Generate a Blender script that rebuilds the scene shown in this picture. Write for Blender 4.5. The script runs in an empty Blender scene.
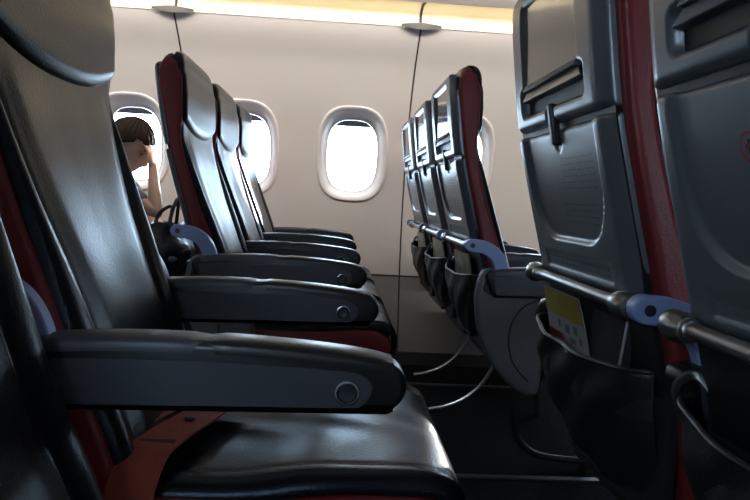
import bpy, bmesh, math, random
from mathutils import Vector, Matrix
random.seed(4)
C = bpy.context.scene.collection
PI = math.pi

# ------------------------------------------------------------------ helpers
def curve(pts):
    """smooth interpolation through (t, v) points (Catmull-Rom on t)"""
    pts = sorted(pts)
    def f(t):
        if t <= pts[0][0]: return pts[0][1]
        if t >= pts[-1][0]: return pts[-1][1]
        for i in range(len(pts) - 1):
            if pts[i][0] <= t <= pts[i + 1][0]: break
        t1, v1 = pts[i]; t2, v2 = pts[i + 1]
        h = t2 - t1
        m1 = (v2 - pts[i - 1][1]) / (t2 - pts[i - 1][0]) if i > 0 else (v2 - v1) / h
        m2 = (pts[i + 2][1] - v1) / (pts[i + 2][0] - t1) if i + 2 < len(pts) else (v2 - v1) / h
        s = (t - t1) / h
        return ((2*s**3 - 3*s**2 + 1) * v1 + (s**3 - 2*s**2 + s) * h * m1
                + (-2*s**3 + 3*s**2) * v2 + (s**3 - s**2) * h * m2)
    return f

def sstep(a, b, t):
    s = min(1, max(0, (t - a) / (b - a)))
    return s * s * (3 - 2 * s)

def spline(pts, n=8):
    """dense points through 2D/3D control points"""
    P = [Vector(p) for p in pts]
    out = []
    for i in range(len(P) - 1):
        p0 = P[i - 1] if i else P[0] * 2 - P[1]
        p3 = P[i + 2] if i + 2 < len(P) else P[-1] * 2 - P[-2]
        p1, p2 = P[i], P[i + 1]
        for k in range(n):
            t = k / n
            out.append(0.5 * ((2 * p1) + (p2 - p0) * t + (2*p0 - 5*p1 + 4*p2 - p3) * t*t
                              + (3*p1 - p0 - 3*p2 + p3) * t**3))
    out.append(P[-1])
    return out

def mesh_obj(name, verts, faces, mat, parent=None, smooth=True, angle=35, bevel=0, seg=2, flip=False):
    me = bpy.data.meshes.new(name)
    me.from_pydata([tuple(v) for v in verts], [], faces)
    bm = bmesh.new(); bm.from_mesh(me)
    bmesh.ops.remove_doubles(bm, verts=bm.verts, dist=1e-6)
    bmesh.ops.recalc_face_normals(bm, faces=bm.faces)
    if flip: bmesh.ops.reverse_faces(bm, faces=bm.faces)
    bm.to_mesh(me); bm.free()
    me.materials.append(mat)
    o = bpy.data.objects.new(name, me); C.objects.link(o)
    if smooth:
        me.shade_smooth()
        me.set_sharp_from_angle(angle=math.radians(angle))
    if bevel:
        b = o.modifiers.new('b', 'BEVEL'); b.width = bevel; b.segments = seg
        b.limit_method = 'ANGLE'; b.angle_limit = math.radians(40)
        b.harden_normals = False
    if parent: o.parent = parent
    return o

class MB:
    def __init__(s): s.v = []; s.f = []
    def add(s, verts, faces):
        n = len(s.v); s.v += [Vector(v) for v in verts]; s.f += [tuple(i + n for i in f) for f in faces]
    def box(s, x0, x1, y0, y1, z0, z1):
        s.add([(x, y, z) for x in (x0, x1) for y in (y0, y1) for z in (z0, z1)],
              [(0,1,3,2), (4,6,7,5), (0,4,5,1), (2,3,7,6), (0,2,6,4), (1,5,7,3)])
    def prism(s, pts, y0, y1):                 # outline in x,z extruded along y
        n = len(pts)
        s.add([(p[0], y0, p[1]) for p in pts] + [(p[0], y1, p[1]) for p in pts],
              [tuple(range(n)), tuple(range(2*n - 1, n - 1, -1))]
              + [(i, (i+1) % n, n + (i+1) % n, n + i) for i in range(n)])
    def rings(s, rings, cap=True, closed=True):
        n = len(rings[0]); vs = [p for r in rings for p in r]; fs = []
        for i in range(len(rings) - 1):
            for j in range(n if closed else n - 1):
                k = (j + 1) % n
                fs.append((i*n + j, i*n + k, (i+1)*n + k, (i+1)*n + j))
        if cap and closed:
            fs.append(tuple(range(n))); fs.append(tuple(len(vs) - 1 - j for j in range(n)))
        s.add(vs, fs)
    def tube(s, path, r, n=12, flat=None, up=Vector((0,1,0))):
        P = [Vector(p) for p in path]; R = []
        for i, p in enumerate(P):
            d = (P[min(i+1, len(P)-1)] - P[max(i-1, 0)]).normalized()
            a = up.cross(d)
            if a.length < 1e-3: a = Vector((1,0,0)).cross(d)
            a.normalize(); b = d.cross(a).normalized()
            ra = r[i] if isinstance(r, (list, tuple)) else r
            rb = ra if flat is None else flat
            R.append([p + a*ra*math.cos(2*PI*k/n) + b*rb*math.sin(2*PI*k/n) for k in range(n)])
        s.rings(R)
    def lathe(s, prof, c, axis='y', n=24):     # prof: (radius, along axis)
        R = []
        for r, h in prof:
            ring = []
            for k in range(n):
                a, b = r*math.cos(2*PI*k/n), r*math.sin(2*PI*k/n)
                ring.append(Vector(c) + (Vector((a, h, b)) if axis == 'y' else Vector((a, b, h)) if axis == 'z' else Vector((h, a, b))))
            R.append(ring)
        s.rings(R)
    def build(s, name, mat, parent=None, **k): return mesh_obj(name, s.v, s.f, mat, parent, **k)

def tag(o, label=None, cat=None, group=None, kind=None):
    if label: o['label'] = label
    if cat: o['category'] = cat
    if group: o['group'] = group
    if kind: o['kind'] = kind
    return o
def thing(name, label, cat, loc=(0,0,0), group=None):
    o = bpy.data.objects.new(name, None); C.objects.link(o); o.location = loc
    o.empty_display_size = .05
    return tag(o, label, cat, group)
def kids(o): return [c for c in bpy.data.objects if c.parent == o]
def copy_tree(o, parent=None):
    c = o.copy(); C.objects.link(c); c.parent = parent
    for ch in kids(o): copy_tree(ch, c)
    return c

# ------------------------------------------------------------------ materials
def mat(name, col, rough=.5, metal=0, spec=.5, bump=None, var=0, var_scale=6, coat=0, emit=None, sheen=0):
    m = bpy.data.materials.new(name); m.use_nodes = True
    nt = m.node_tree; b = nt.nodes['Principled BSDF']
    b.inputs['Base Color'].default_value = (*col, 1); b.inputs['Roughness'].default_value = rough
    b.inputs['Metallic'].default_value = metal; b.inputs['Specular IOR Level'].default_value = spec
    if coat: b.inputs['Coat Weight'].default_value = coat; b.inputs['Coat Roughness'].default_value = .15
    if sheen: b.inputs['Sheen Weight'].default_value = sheen
    if emit: b.inputs['Emission Color'].default_value = (*emit[0], 1); b.inputs['Emission Strength'].default_value = emit[1]
    tc = nt.nodes.new('ShaderNodeTexCoord')
    if var:
        n = nt.nodes.new('ShaderNodeTexNoise'); n.inputs['Scale'].default_value = var_scale; n.inputs['Detail'].default_value = 5
        nt.links.new(tc.outputs['Object'], n.inputs['Vector'])
        r = nt.nodes.new('ShaderNodeValToRGB')
        r.color_ramp.elements[0].position = .3; r.color_ramp.elements[1].position = .7
        r.color_ramp.elements[0].color = tuple(c*(1-var) for c in col) + (1,)
        r.color_ramp.elements[1].color = tuple(min(1, c*(1+var)) for c in col) + (1,)
        nt.links.new(n.outputs['Fac'], r.inputs['Fac']); nt.links.new(r.outputs['Color'], b.inputs['Base Color'])
    if bump:
        kind, sc, st, dist = bump
        if kind == 'leather':
            t = nt.nodes.new('ShaderNodeTexVoronoi'); t.inputs['Scale'].default_value = sc; out = t.outputs['Distance']
            t2 = nt.nodes.new('ShaderNodeTexNoise'); t2.inputs['Scale'].default_value = 14; t2.inputs['Detail'].default_value = 4
            nt.links.new(tc.outputs['Object'], t2.inputs['Vector'])
            mx = nt.nodes.new('ShaderNodeMath'); mx.operation = 'MULTIPLY_ADD'; mx.inputs[1].default_value = 1.0
            nt.links.new(t2.outputs['Fac'], mx.inputs[0]); nt.links.new(out, mx.inputs[2]); o_ = mx.outputs[0]
        else:
            t = nt.nodes.new('ShaderNodeTexNoise'); t.inputs['Scale'].default_value = sc; t.inputs['Detail'].default_value = 3; o_ = t.outputs['Fac']
        nt.links.new(tc.outputs['Object'], t.inputs['Vector'])
        bp = nt.nodes.new('ShaderNodeBump'); bp.inputs['Strength'].default_value = st; bp.inputs['Distance'].default_value = dist
        nt.links.new(o_, bp.inputs['Height']); nt.links.new(bp.outputs['Normal'], b.inputs['Normal'])
    return m

LEATHER = mat('black_leather', (.008,.0088,.0115), .28, spec=.27, bump=('leather', 300, .22, .0009), var=.25)
LEATHER.node_tree.nodes['Principled BSDF'].inputs['Specular Tint'].default_value = (.70,.84,1,1)  # blue sky sheen put into the leather's specular colour
RED = mat('red_leather', (.21,.022,.025), .42, spec=.4, bump=('leather', 260, .3, .001), var=.2)
SHELL = mat('grey_shell_plastic', (.165,.178,.198), .31, metal=.35, spec=.5, bump=('noise', 900, .06, .0004), var=.05)
SHELLDK = mat('grey_panel_plastic', (.13,.13,.135), .5, bump=('noise', 900, .08, .0004), var=.06)
SLOT = mat('black_slot', (.01,.01,.011), .5)
SCREEN = mat('glossy_display', (.19,.165,.135), .09, spec=.8, var=.06, var_scale=2)
BAR = mat('brushed_metal', (.27,.27,.265), .30, metal=.9, var=.06, var_scale=30)
STEEL = mat('leg_metal', (.55,.54,.52), .3, metal=.8)
DKSTEEL = mat('dark_metal', (.06,.06,.065), .4, metal=.5)
BLUE = mat('blue_grey_bracket', (.29,.38,.66), .38, spec=.5, bump=('noise', 700, .05, .0004))
ARM = mat('armrest_black', (.009,.0095,.012), .33, spec=.5, bump=('noise', 500, .15, .0005))
ARMSIDE = mat('armrest_grey_side', (.058,.059,.072), .42, spec=.5, bump=('noise', 900, .1, .0004))
BUTTON = mat('button_metal', (.30,.31,.33), .25, metal=.8)
PRINT = mat('faint_print', (.12,.125,.135), .5)
POCKET = mat('pocket_leather', (.018,.018,.019), .42, spec=.5, bump=('leather', 240, .3, .001), var=.2)
POCKETIN = mat('pocket_liner', (.012,.012,.013), .8)
BELT = mat('red_webbing', (.30,.05,.028), .75, bump=('noise', 600, .4, .001), var=.15, var_scale=40)
BELTDK = mat('webbing_stitch', (.05,.012,.01), .8)
WALL = mat('cabin_wall', (.66,.615,.575), .46, spec=.4, bump=('noise', 260, .05, .0005), var=.02, var_scale=2)
WALLSHADED = mat('lower_wall_shaded', (.27,.26,.25), .5, spec=.3, bump=('noise', 260, .05, .0005), var=.03, var_scale=2)  # wall colour darkened to stand for the seats' shade low down
FRAME = mat('window_surround', (.76,.72,.70), .6, spec=.2, var=.015)
SHADE = mat('window_blind', (.42,.40,.47), .5)
SEAM = mat('dark_seam', (.035,.034,.034), .7)
COVE = mat('cove_cream', (.80,.72,.54), .5, var=.03, var_scale=3)
LIP = mat('cove_lip', (.86,.80,.66), .4)
CLIP = mat('joint_clip', (.42,.40,.38), .45)
BIN = mat('bin_panel', (.62,.60,.585), .45, var=.02)
LIGHTBLOCK = mat('dark_light_block', (.035,.04,.055), .8, spec=.1)
CARPET = mat('carpet', (.008,.008,.009), .95, spec=.08, bump=('noise', 400, .7, .003), var=.35, var_scale=60)
DADO = mat('dado_kick', (.02,.02,.021), .6)
SKIN = mat('skin', (.70,.42,.30), .5, spec=.4, bump=('noise', 180, .08, .0006), var=.06, var_scale=12)
HAIR = mat('brown_hair', (.026,.013,.008), .6, spec=.2, bump=('noise', 140, .7, .004), var=.4, var_scale=25)
SHIRT = mat('grey_shirt', (.23,.235,.25), .85, bump=('noise', 90, .3, .002), var=.1)
TROUSER = mat('dark_trouser', (.03,.032,.045), .85, bump=('noise', 120, .3, .002))
EYE = mat('eye_lash', (.16,.085,.06), .5)
LIPS = mat('lips', (.45,.16,.13), .5)
BAGM = mat('black_bag', (.013,.013,.015), .33, spec=.6, bump=('noise', 22, .6, .012), var=.3)
BAGP = mat('bag_print', (.20,.19,.18), .5)
CARDW = mat('card_white', (.36,.36,.37), .5, var=.05, var_scale=30)
CARDY = mat('card_yellow', (.36,.27,.03), .5)
CARDR = mat('card_red', (.28,.03,.02), .5)
CARDG = mat('card_figures', (.16,.15,.15), .6)
MAGT = mat('magazine_cover_tan', (.26,.22,.16), .35, var=.5, var_scale=22)
MAGD = mat('magazine_cover_dark', (.05,.05,.055), .3, var=.4, var_scale=14)
MAGG = mat('magazine_pages', (.45,.44,.42), .6)
SIGNR = mat('sign_red', (.34,.03,.03), .5)

def glass_mat():
    m = bpy.data.materials.new('window_pane'); m.use_nodes = True; nt = m.node_tree; nt.nodes.clear()
    o = nt.nodes.new('ShaderNodeOutputMaterial'); t = nt.nodes.new('ShaderNodeBsdfTransparent')
    g = nt.nodes.new('ShaderNodeBsdfGlossy'); g.inputs['Roughness'].default_value = .03
    fr = nt.nodes.new('ShaderNodeFresnel'); fr.inputs['IOR'].default_value = 1.3
    mx = nt.nodes.new('ShaderNodeMixShader'); t.inputs['Color'].default_value = (.94,.96,.97,1)
    nt.links.new(fr.outputs[0], mx.inputs[0]); nt.links.new(t.outputs[0], mx.inputs[1]); nt.links.new(g.outputs[0], mx.inputs[2])
    nt.links.new(mx.outputs[0], o.inputs[0]); return m
GLASS = glass_mat()

# ------------------------------------------------------------------ cabin
MID = 1.49                                     # centre line of the cabin (aisle)
prof = curve([(0,3.20),(.1,3.235),(.3,3.305),(.55,3.36),(.8,3.372),(1.0,3.345),(1.2,3.275),(1.4,3.15),(1.552,2.985)])
X0, X1 = -3.205, 3.195
WX0, WP, WZ = .060, .5333, 1.005               # window centre, pitch, height
WCX = [WX0 + WP * k for k in range(-5, 6)]     # windows on each side (joined cells)
WZ0, WZ1 = .70, 1.31
def sup(t, a, b, e=2.9):
    c, s = math.cos(t), math.sin(t)
    return (math.copysign(abs(c)**(2/e), c) * a, math.copysign(abs(s)**(2/e), s) * b)
NW = 48
HO = (.163, .215)                              # hole in the wall

def wall(name, side):
    sy = (lambda y: y) if side > 0 else (lambda y: 2*MID - y)
    b = MB()
    def strip(zs, xs):
        b.rings([[(x, sy(prof(z)), z) for x in xs] for z in zs], cap=False, closed=False)
    xs = [X0] + [cx - WP/2 for cx in WCX] + [WCX[-1] + WP/2] + [X1]
    strip([.416 + (WZ0-.416) * i / 12 for i in range(13)], xs)
    strip([WZ1 + (1.552 - WZ1) * i / 12 for i in range(13)], xs)
    zz = [WZ0 + (WZ1 - WZ0) * i / 20 for i in range(21)]
    strip(zz, [X0, WCX[0] - WP/2]); strip(zz, [WCX[-1] + WP/2, X1])
    hw, h0 = WP/2, (WZ1 - WZ0)/2
    for cx in WCX:
        zc = (WZ0 + WZ1)/2
        ring0, ringN = [], []
        for k in range(NW):
            t = 2*PI*k/NW
            ring0.append((cx + sup(t, *HO)[0], WZ + sup(t, *HO)[1]))
            c, s = math.cos(t), math.sin(t)
            # walk the rectangle evenly
            q = max(abs(c), abs(s)); ringN.append((cx + c/q*hw, zc + s/q*h0))
        R = []
        for i in range(7):
            u = i / 6
            R.append([(a[0]*(1-u) + c_[0]*u, sy(prof(a[1]*(1-u) + c_[1]*u)), a[1]*(1-u) + c_[1]*u) for a, c_ in zip(ring0, ringN)])
        b.rings(R, cap=False)
    o = b.build(name, WALL, angle=60); tag(o, kind='structure')
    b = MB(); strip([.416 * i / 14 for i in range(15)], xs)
    b.build('lower_wall_panel', WALLSHADED, o, angle=60)
    # the outer skin behind the panels keeps daylight out
    return o

def window(n, cx, side, blind=.05):
    sy = (lambda y: y) if side > 0 else (lambda y: 2*MID - y)
    root = bpy.data.objects.new('window_%d' % n, None); C.objects.link(root); root['kind'] = 'structure'
    y0 = prof(WZ)
    def ring(a, b_, off, e=2.9, flat=0.0, dz=0):
        out = []
        for k in range(NW*2):
            dx, d = sup(2*PI*k/(NW*2), a, b_, e); z = WZ + d + dz
            out.append((cx + dx, sy((prof(z)*(1-flat) + (y0 + (z-WZ)*-.17)*flat) + off), z))
        return out
    f = MB()
    R = [ring(.176,.230,.004), ring(.1745,.2285,-.004), ring(.171,.225,-.0075), ring(.166,.220,-.0075), ring(.160,.213,-.004),
         ring(.152,.204,.006), ring(.143,.194,.022,flat=.5), ring(.135,.185,.038,flat=1), ring(.129,.178,.046,flat=1), ring(.125,.174,.048,flat=1),
         ring(.125,.174,.075,flat=1)]
    f.rings(R, cap=False)
    fo = f.build('window_frame', FRAME, root, angle=50)
    g = MB(); r = ring(.1255,.1745,.060,flat=1); g.add(r, [tuple(range(len(r)))])
    g.build('window_pane', GLASS, root, smooth=False)
    # blind: pulled down from the top of the opening by the given height
    s = MB(); top = WZ + .176; zb = WZ + .174 - blind
    pts = [p for p in ring(.1235,.1725,.052,flat=1) if p[2] >= zb]
    xs = [p[0] for p in pts]; xl, xr = min(xs), max(xs)
    lowy = sy(y0 + (zb-WZ)*-.17 + .052)
    pts = [(xr, lowy, zb)] + sorted(pts, key=lambda p: math.atan2(p[2]-WZ, p[0]-cx)) + [(xl, lowy, zb)]
    s.add(pts, [tuple(range(len(pts)))])
    s.build('window_blind', SHADE, root, smooth=False)
    h = MB(); hy = lowy - .006*side
    h.box(cx-.055, cx+.055, min(hy, lowy), max(hy, lowy), zb, zb+.012)
    h.build('blind_handle', SHADE, root, bevel=.002)
    return root

wall('wall_far', 1); wall('wall_near', -1)
n = 1
for side in (1, -1):
    for i, cx in enumerate(WCX):
        window(n, cx, side, blind=.032 if side > 0 else (.06 if i in (1, 4, 7) else .335)); n += 1  # unseen near blinds mostly shut to cut light on the near seats

def seam_strip(name, pts_a, m=SEAM):
    b = MB(); b.rings(pts_a, cap=False, closed=False)
    return tag(b.build(name, m, smooth=False), kind='structure')
tn = 1
for sx in [WX0 + WP*(k + .5) for k in (-4, -2, 0, 2, 4)]:
    zs = [.02 + i*.0306 for i in range(51)]
    seam_strip('trim_%d' % tn, [[(sx-.0035, prof(z)-.0015, z), (sx+.0035, prof(z)-.0015, z)] for z in zs]); tn += 1
seam_strip('trim_%d' % tn, [[(x, prof(.412)-.0015, .412), (x, prof(.420)-.0015, .420)] for x in (X0, X1)]); tn += 1

for nm, s in (('baseboard_far', 1), ('baseboard_near', -1)):
    sy = (lambda y: y) if s > 0 else (lambda y: 2*MID - y)
    b = MB(); b.rings([[(x, sy(prof(z)-.006), z) for x in (X0, X1)] for z in (0, .03, .055)] + [[(x, sy(prof(.058)), .058) for x in (X0, X1)]], cap=False, closed=False)
    tag(b.build(nm, DADO), kind='structure')

# floor, carpet with a seat rail
b = MB(); b.box(X0, X1, -.5, 3.45, -.04, 0); tag(b.build('floor', CARPET, smooth=False), kind='structure')
for y in (1.885, 2.85, 1.10, .13):
    b = MB(); b.box(X0, X1, y-.013, y+.013, 0, .006); tag(b.build('trim_%d' % tn, DKSTEEL, bevel=.002), kind='structure'); tn += 1

# ceiling: cove, bin undersides, aisle ceiling as one extruded profile each
def extr(name, pts, m, kind='structure', xs=(X0, X1), angle=40):
    b = MB(); b.rings([[(x, p[0], p[1]) for x in xs] for p in pts], cap=False, closed=False)
    o = b.build(name, m, angle=angle)
    if kind: tag(o, kind=kind)
    return o
COVEP = [(2.985,1.556),(3.02,1.585),(3.03,1.610),(3.01,1.632),(2.97,1.642),(2.92,1.642),(2.878,1.634)]
CEILP = [(2.878,1.634),(2.872,1.628),(2.845,1.632),(2.6,1.675),(2.2,1.705),(2.06,1.74),(2.03,1.80),(2.06,2.0),(2.1,2.08),(1.9,2.13),(1.49,2.15)]
for s, sf in ((1, 'far'), (-1, 'near')):
    mp = (lambda P: P) if s > 0 else (lambda P: [(2*MID - p[0], p[1]) for p in P])
    extr('trim_%d' % tn, mp(spline(COVEP, 5)), COVE); tn += 1
    extr('trim_%d' % tn, mp([(2.9845,1.551),(2.980,1.552),(2.977,1.557),(2.980,1.561),(2.99,1.560)]), LIP); tn += 1
cl = CEILP + [(2*MID - p[0], p[1]) for p in reversed(CEILP[:-1])]
extr('ceiling', cl, BIN)
for s in (1, -1):
    my = (lambda y: y) if s > 0 else (lambda y: 2*MID - y)
    for sx in [WX0 + WP*(k + .5) for k in (-4, -2, 0, 2, 4)]:
        # divider of the cove at each panel joint, its dark gap line and the lens shaped clip
        b = MB(); b.rings([[(sx+dx, my(p[0]-.004), p[1]-.004) for dx in (-.006, .006)] for p in spline(COVEP + [(2.6,1.672),(2.2,1.70)], 4)], cap=False, closed=False)
        tag(b.build('trim_%d' % tn, SEAM), kind='structure'); tn += 1
        b = MB(); m_ = 16
        ou, inn = [], []
        top = []
        for k in range(m_+1):
            u = -1 + 2*k/m_; w = (1 - abs(u)**1.4)
            ou.append((sx + u*.088, my(2.968 - .002*w), 1.552 - .012*w))
            top.append((sx + u*.088, my(2.955 - .022*w), 1.557 + .004*w))
            inn.append((sx + u*.088, my(2.985), 1.560 + .014*w))
        b.rings([ou, top, inn], cap=False, closed=False)
        tag(b.build('trim_%d' % tn, CLIP, angle=20), kind='structure'); tn += 1
# added end walls shut out stray light, dark to keep leather reflections low
outl = [(prof(z)+.03, z) for z in [-.03] + [.05*i for i in range(1, 32)]] + [(p[0]+.03, p[1]+.03) for p in COVEP] + [(p[0], p[1]+.03) for p in CEILP]
outl = outl + [(2*MID - p[0], p[1]) for p in reversed(outl)]
for nm, x in (('wall_front_added', X1), ('wall_rear_added', X0)):
    b = MB(); vs = [(x, p[0], p[1]) for p in outl] + [(x+(.03 if x > 0 else -.03), p[0], p[1]) for p in outl]
    k = len(outl); b.add(vs, [tuple(range(k)), tuple(range(k, 2*k))])
    tag(b.build(nm, LIGHTBLOCK, smooth=False), kind='structure')

# ------------------------------------------------------------------ seat
ROW = .76
HW = .222
front = curve([(.43,-.225),(.50,-.245),(.56,-.268),(.70,-.318),(.80,-.354),(.93,-.390),(1.0,-.396),(1.08,-.396),(1.13,-.400),(1.16,-.425)])
rear = curve([(.40,-.325),(.55,-.345),(.69,-.380),(.80,-.410),(.92,-.440),(1.05,-.460),(1.12,-.467),(1.17,-.466)])

def loft_y(outline, stations):
    """outline: list of (x,z); stations: (y, inset, top_drop)"""
    n = len(outline); R = []
    for y, ins, drop in stations:
        ring = []
        for i, p in enumerate(outline):
            a, c = outline[i-1], outline[(i+1) % n]
            t = Vector((c[0]-a[0], c[1]-a[1])); t.normalize(); nr = Vector((t.y, -t.x))
            z = p[1] + nr.y*ins; x = p[0] + nr.x*ins
            z -= drop * sstep(.98, 1.16, p[1])
            ring.append((x, y, z))
        R.append(ring)
    b = MB(); b.rings(R); return b

def ccw(o):                                     # orient the outline so that +inset shrinks it
    a = sum(o[i-1][0]*o[i][1] - o[i][0]*o[i-1][1] for i in range(len(o)))
    return o if a < 0 else o[::-1]

def back_core():
    zs = [.42 + .0225*i for i in range(33) if .42 + .0225*i < 1.142]     # .42 .. 1.14
    o = [(rear(z)+.012, z) for z in zs] + [(-.450,1.152),(-.444,1.162),(-.434,1.168),(-.420,1.165),(-.409,1.155)] + [(front(z)-.0065+.0065*sstep(.95,1.0,z), z) for z in reversed(zs)]
    o = ccw(o)
    st = [(-HW, -.0125, 0)]
    for k in range(6):
        a = k/5*PI/2; st.append((-HW + .010*(1-math.cos(a)), -.010*(1-math.sin(a)), 0))
    st = [(y, -i, .030*(abs(y)/HW)**8) for y, i, d in st]
    st = [(y, abs(i), d) for y, i, d in st]
    mid = [(-.19 + .02*k, 0, .030*(abs(-.19+.02*k)/HW)**8) for k in range(20)]
    return loft_y(o, st + mid + [(-y, i, d) for y, i, d in reversed(st)])

def seam_s(z): return .150 + .05*sstep(.62, .98, z) + .012*sstep(.62, .45, z)
def back_cover():
    ny, nz = 84, 70
    R = []
    for i in range(nz+1):
        z = .435 + (.985-.435)*i/nz
        row = []
        for j in range(ny+1):
            u = -1 + 2*j/ny; hw = HW - .007
            e = 1 - abs(u); y = u*hw
            xx = front(z)
            ed = .09
            if e < ed:
                t = 1 - e/ed; xx -= .014*(1 - math.sqrt(max(0, 1 - t*t)))
                if t > .97: y = math.copysign(hw, u)
            d = abs(y) - seam_s(z)
            fade = sstep(.99, .88, z)
            xx += fade*(.012*math.exp(-((d-.032)/.026)**2) + .007*sstep(0, -.05, d)*(1-.35*sstep(-.05,-.15,d)))
            xx -= fade*.0055*math.exp(-(d/.0055)**2)
            # soft creases of the leather
            xx += .0012*math.sin(z*52 + 3*y)*math.exp(-(y/.1)**2)*sstep(.8,.55,z)
            row.append((xx, y, z))
        row = [(row[0][0]-.006, row[0][1], z)] + row + [(row[-1][0]-.006, row[-1][1], z)]
        R.append(row)
    b = MB(); b.rings(R, cap=False, closed=False); return b

def headrest():
    ny, nv = 70, 44; R = []
    for i in range(nv+1):
        v = i/nv; row = []
        for j in range(ny+1):
            u = -1 + 2*j/ny; hw = HW - .008; y = u*hw
            zl = .950 + .038*abs(u)**2.4
            q = sstep(.55, 1, v)
            drop = .030*abs(u)**8
            z = zl + (1.174 - zl)*min(1, v/.9)
            xx = front(min(z, 1.13)) + .001
            t = min(1, v/.10); xx += .010*math.sqrt(max(0, 1-(1-t)**2))*(1 - .45*sstep(.3, .8, v)) - .006*(1-t)
            e = 1 - abs(u)
            if e < .08:
                k = 1 - e/.08; xx -= .016*(1 - math.sqrt(max(0, 1 - k*k)))
            rt = .034                                # rounded over the top edge
            if z > 1.174 - rt:
                k = (z - (1.174 - rt))/rt; xx -= .020*(1 - math.sqrt(max(0, 1 - k*k)))
            z -= drop*sstep(.98, 1.16, z)
            if v > .9: xx -= .012*(v-.9)/.1*(1-abs(u)**6)
            row.append((xx, y, z))
        row = [(row[0][0]-.008, row[0][1], row[0][2])] + row + [(row[-1][0]-.008, row[-1][1], row[-1][2])]
        R.append(row)
    b = MB(); b.rings(R, cap=False, closed=False); return b

def panel(z0, z1, hw_fn, depth_fn, skirt, ny, nz, edge=.010, rx=rear):
    R = []
    H = z1 - z0
    for i in range(nz+1):
        z = z0 + H*i/nz; row = []
        hw = hw_fn(z)
        for j in range(ny+1):
            y = (-1 + 2*j/ny)*hw
            e = min(hw - abs(y), z - z0, z1 - z)
            d = depth_fn(y, z)
            if e < edge:
                t = 1 - max(0, e)/edge; d += .7*edge*(1 - math.sqrt(max(0, 1 - t*t)))
            row.append(Vector((rx(z) - .010 + d, y, z)))
        R.append(row)
    b = MB(); b.rings(R, cap=False, closed=False)
    per = R[0] + [r[-1] for r in R[1:-1]] + R[-1][::-1] + [r[0] for r in R[-2:0:-1]]
    b.rings([per, [p + Vector((skirt, 0, 0)) for p in per]], cap=False)
    return b

def rr(y, z, yc, zc, a, h, r):                   # signed distance to a rounded rectangle, <0 inside
    qx, qz = abs(y-yc) - a + r, abs(z-zc) - h + r
    return math.hypot(max(qx, 0), max(qz, 0)) + min(max(qx, qz), 0) - r

def up_hw(z): return .202 - .045*(max(0, (z-1.085)/.06))**2.2
def up_depth(y, z):
    d = rr(y, z, 0, 1.045, .122, .077, .012)       # screen recess, .968 - 1.122
    dl = rr(y, z, 0, .968, .140, .019, .010)       # ledge recess below it
    o = .011*sstep(.004, -.003, d)
    o = max(o, .017*sstep(.004, -.003, dl))
    o -= .005*sstep(.010, .003, abs(d)) * (1 if dl > .006 else 0)
    o += .010*sstep(.168, .201, abs(y))            # chamfered long sides
    lt = rr(y, z, 0, .935, .016, .030, .012)       # latch well
    o = max(o, .010*sstep(.003, -.003, lt))
    return o
def tr_depth(y, z):
    d = rr(y, z, 0, .875, .152, .123, .085)        # big U shaped recess, bottom at .752
    o = .0075*sstep(.007, -.006, d)
    o -= .0045*math.exp(-((d-.008)/.006)**2)*sstep(.90, .80, z)
    o += .012*sstep(.172, .201, abs(y))
    pl = rr(y, z, 0, .7165, .135, .013, .004)
    o += .003*sstep(.002, -.002, pl)
    o -= .004*math.exp(-((z-.697)/.0025)**2)*sstep(.145, .13, abs(y))
    lt = rr(y, z, 0, .918, .016, .036, .014)
    o = max(o, .010*sstep(.003, -.003, lt))
    return o

def text_lines(rows, rx, off):
    """faint rows of unreadable small print lying on a panel"""
    b = MB(); rnd = random.Random(7)
    for z, y0, y1, h in rows:
        y = y0
        while y < y1:
            w = rnd.uniform(.006, .018); ye = min(y1, y + w)
            b.add([(rx(z-h)+off(y,z), y, z-h), (rx(z-h)+off(ye,z), ye, z-h), (rx(z+h)+off(ye,z), ye, z+h), (rx(z+h)+off(y,z), y, z+h)], [(0,1,2,3)])
            y = ye + .004
    return b

def seat_cushion_top():
    nx, ny = 60, 60; R = []
    cl = curve([(0,-.31),(.7,.09),(.84,.155),(.93,.178),(1,.180)])
    cz = curve([(0,.452),(.3,.450),(.55,.464),(.7,.466),(.80,.462),(.88,.448),(.95,.420),(1,.385)])
    for i in range(nx+1):
        v = i/nx; row = []
        for j in range(ny+1):
            u = -1 + 2*j/ny; hw = HW - .003; y = u*hw
            x, z = cl(v), cz(v)
            e = 1 - abs(u)
            if e < .12:
                t = 1 - e/.12; k = (1 - math.sqrt(max(0, 1-t*t))); z -= .012*k*(1 if v < .9 else .3); x -= .02*k*sstep(.7, 1, v)
            d = abs(y) - (.168 + .012*sstep(.5,.9,v))
            fd = sstep(.99,.85,v)
            z += fd*(.006*math.exp(-((d-.024)/.020)**2) - .004*math.exp(-(d/.006)**2))
            z -= .004*fd*math.exp(-(y/.11)**2)*sstep(.75,.4,v)
            z += .0012*math.sin(40*x + 30*y + 2*math.sin(25*y))*fd
            row.append((x, y, z))
        row = [(row[0][0], row[0][1], row[0][2]-.008)] + row + [(row[-1][0], row[-1][1], row[-1][2]-.008)]
        R.append(row)
    b = MB(); b.rings(R, cap=False, closed=False); return b

def cushion_core():
    o = [(-.315,.375),(-.315,.438),(-.05,.440),(.08,.449),(.135,.441),(.164,.412),(.162,.382),(.13,.368)]
    o = ccw([tuple(p) for p in spline([Vector((a, b)) for a, b in o], 4)])
    st = [(-HW, .010, 0), (-HW+.003, .005, 0), (-HW+.010, 0, 0)]
    return loft_y(o, st + [(-y, i, d) for y, i, d in reversed(st)])

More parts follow.
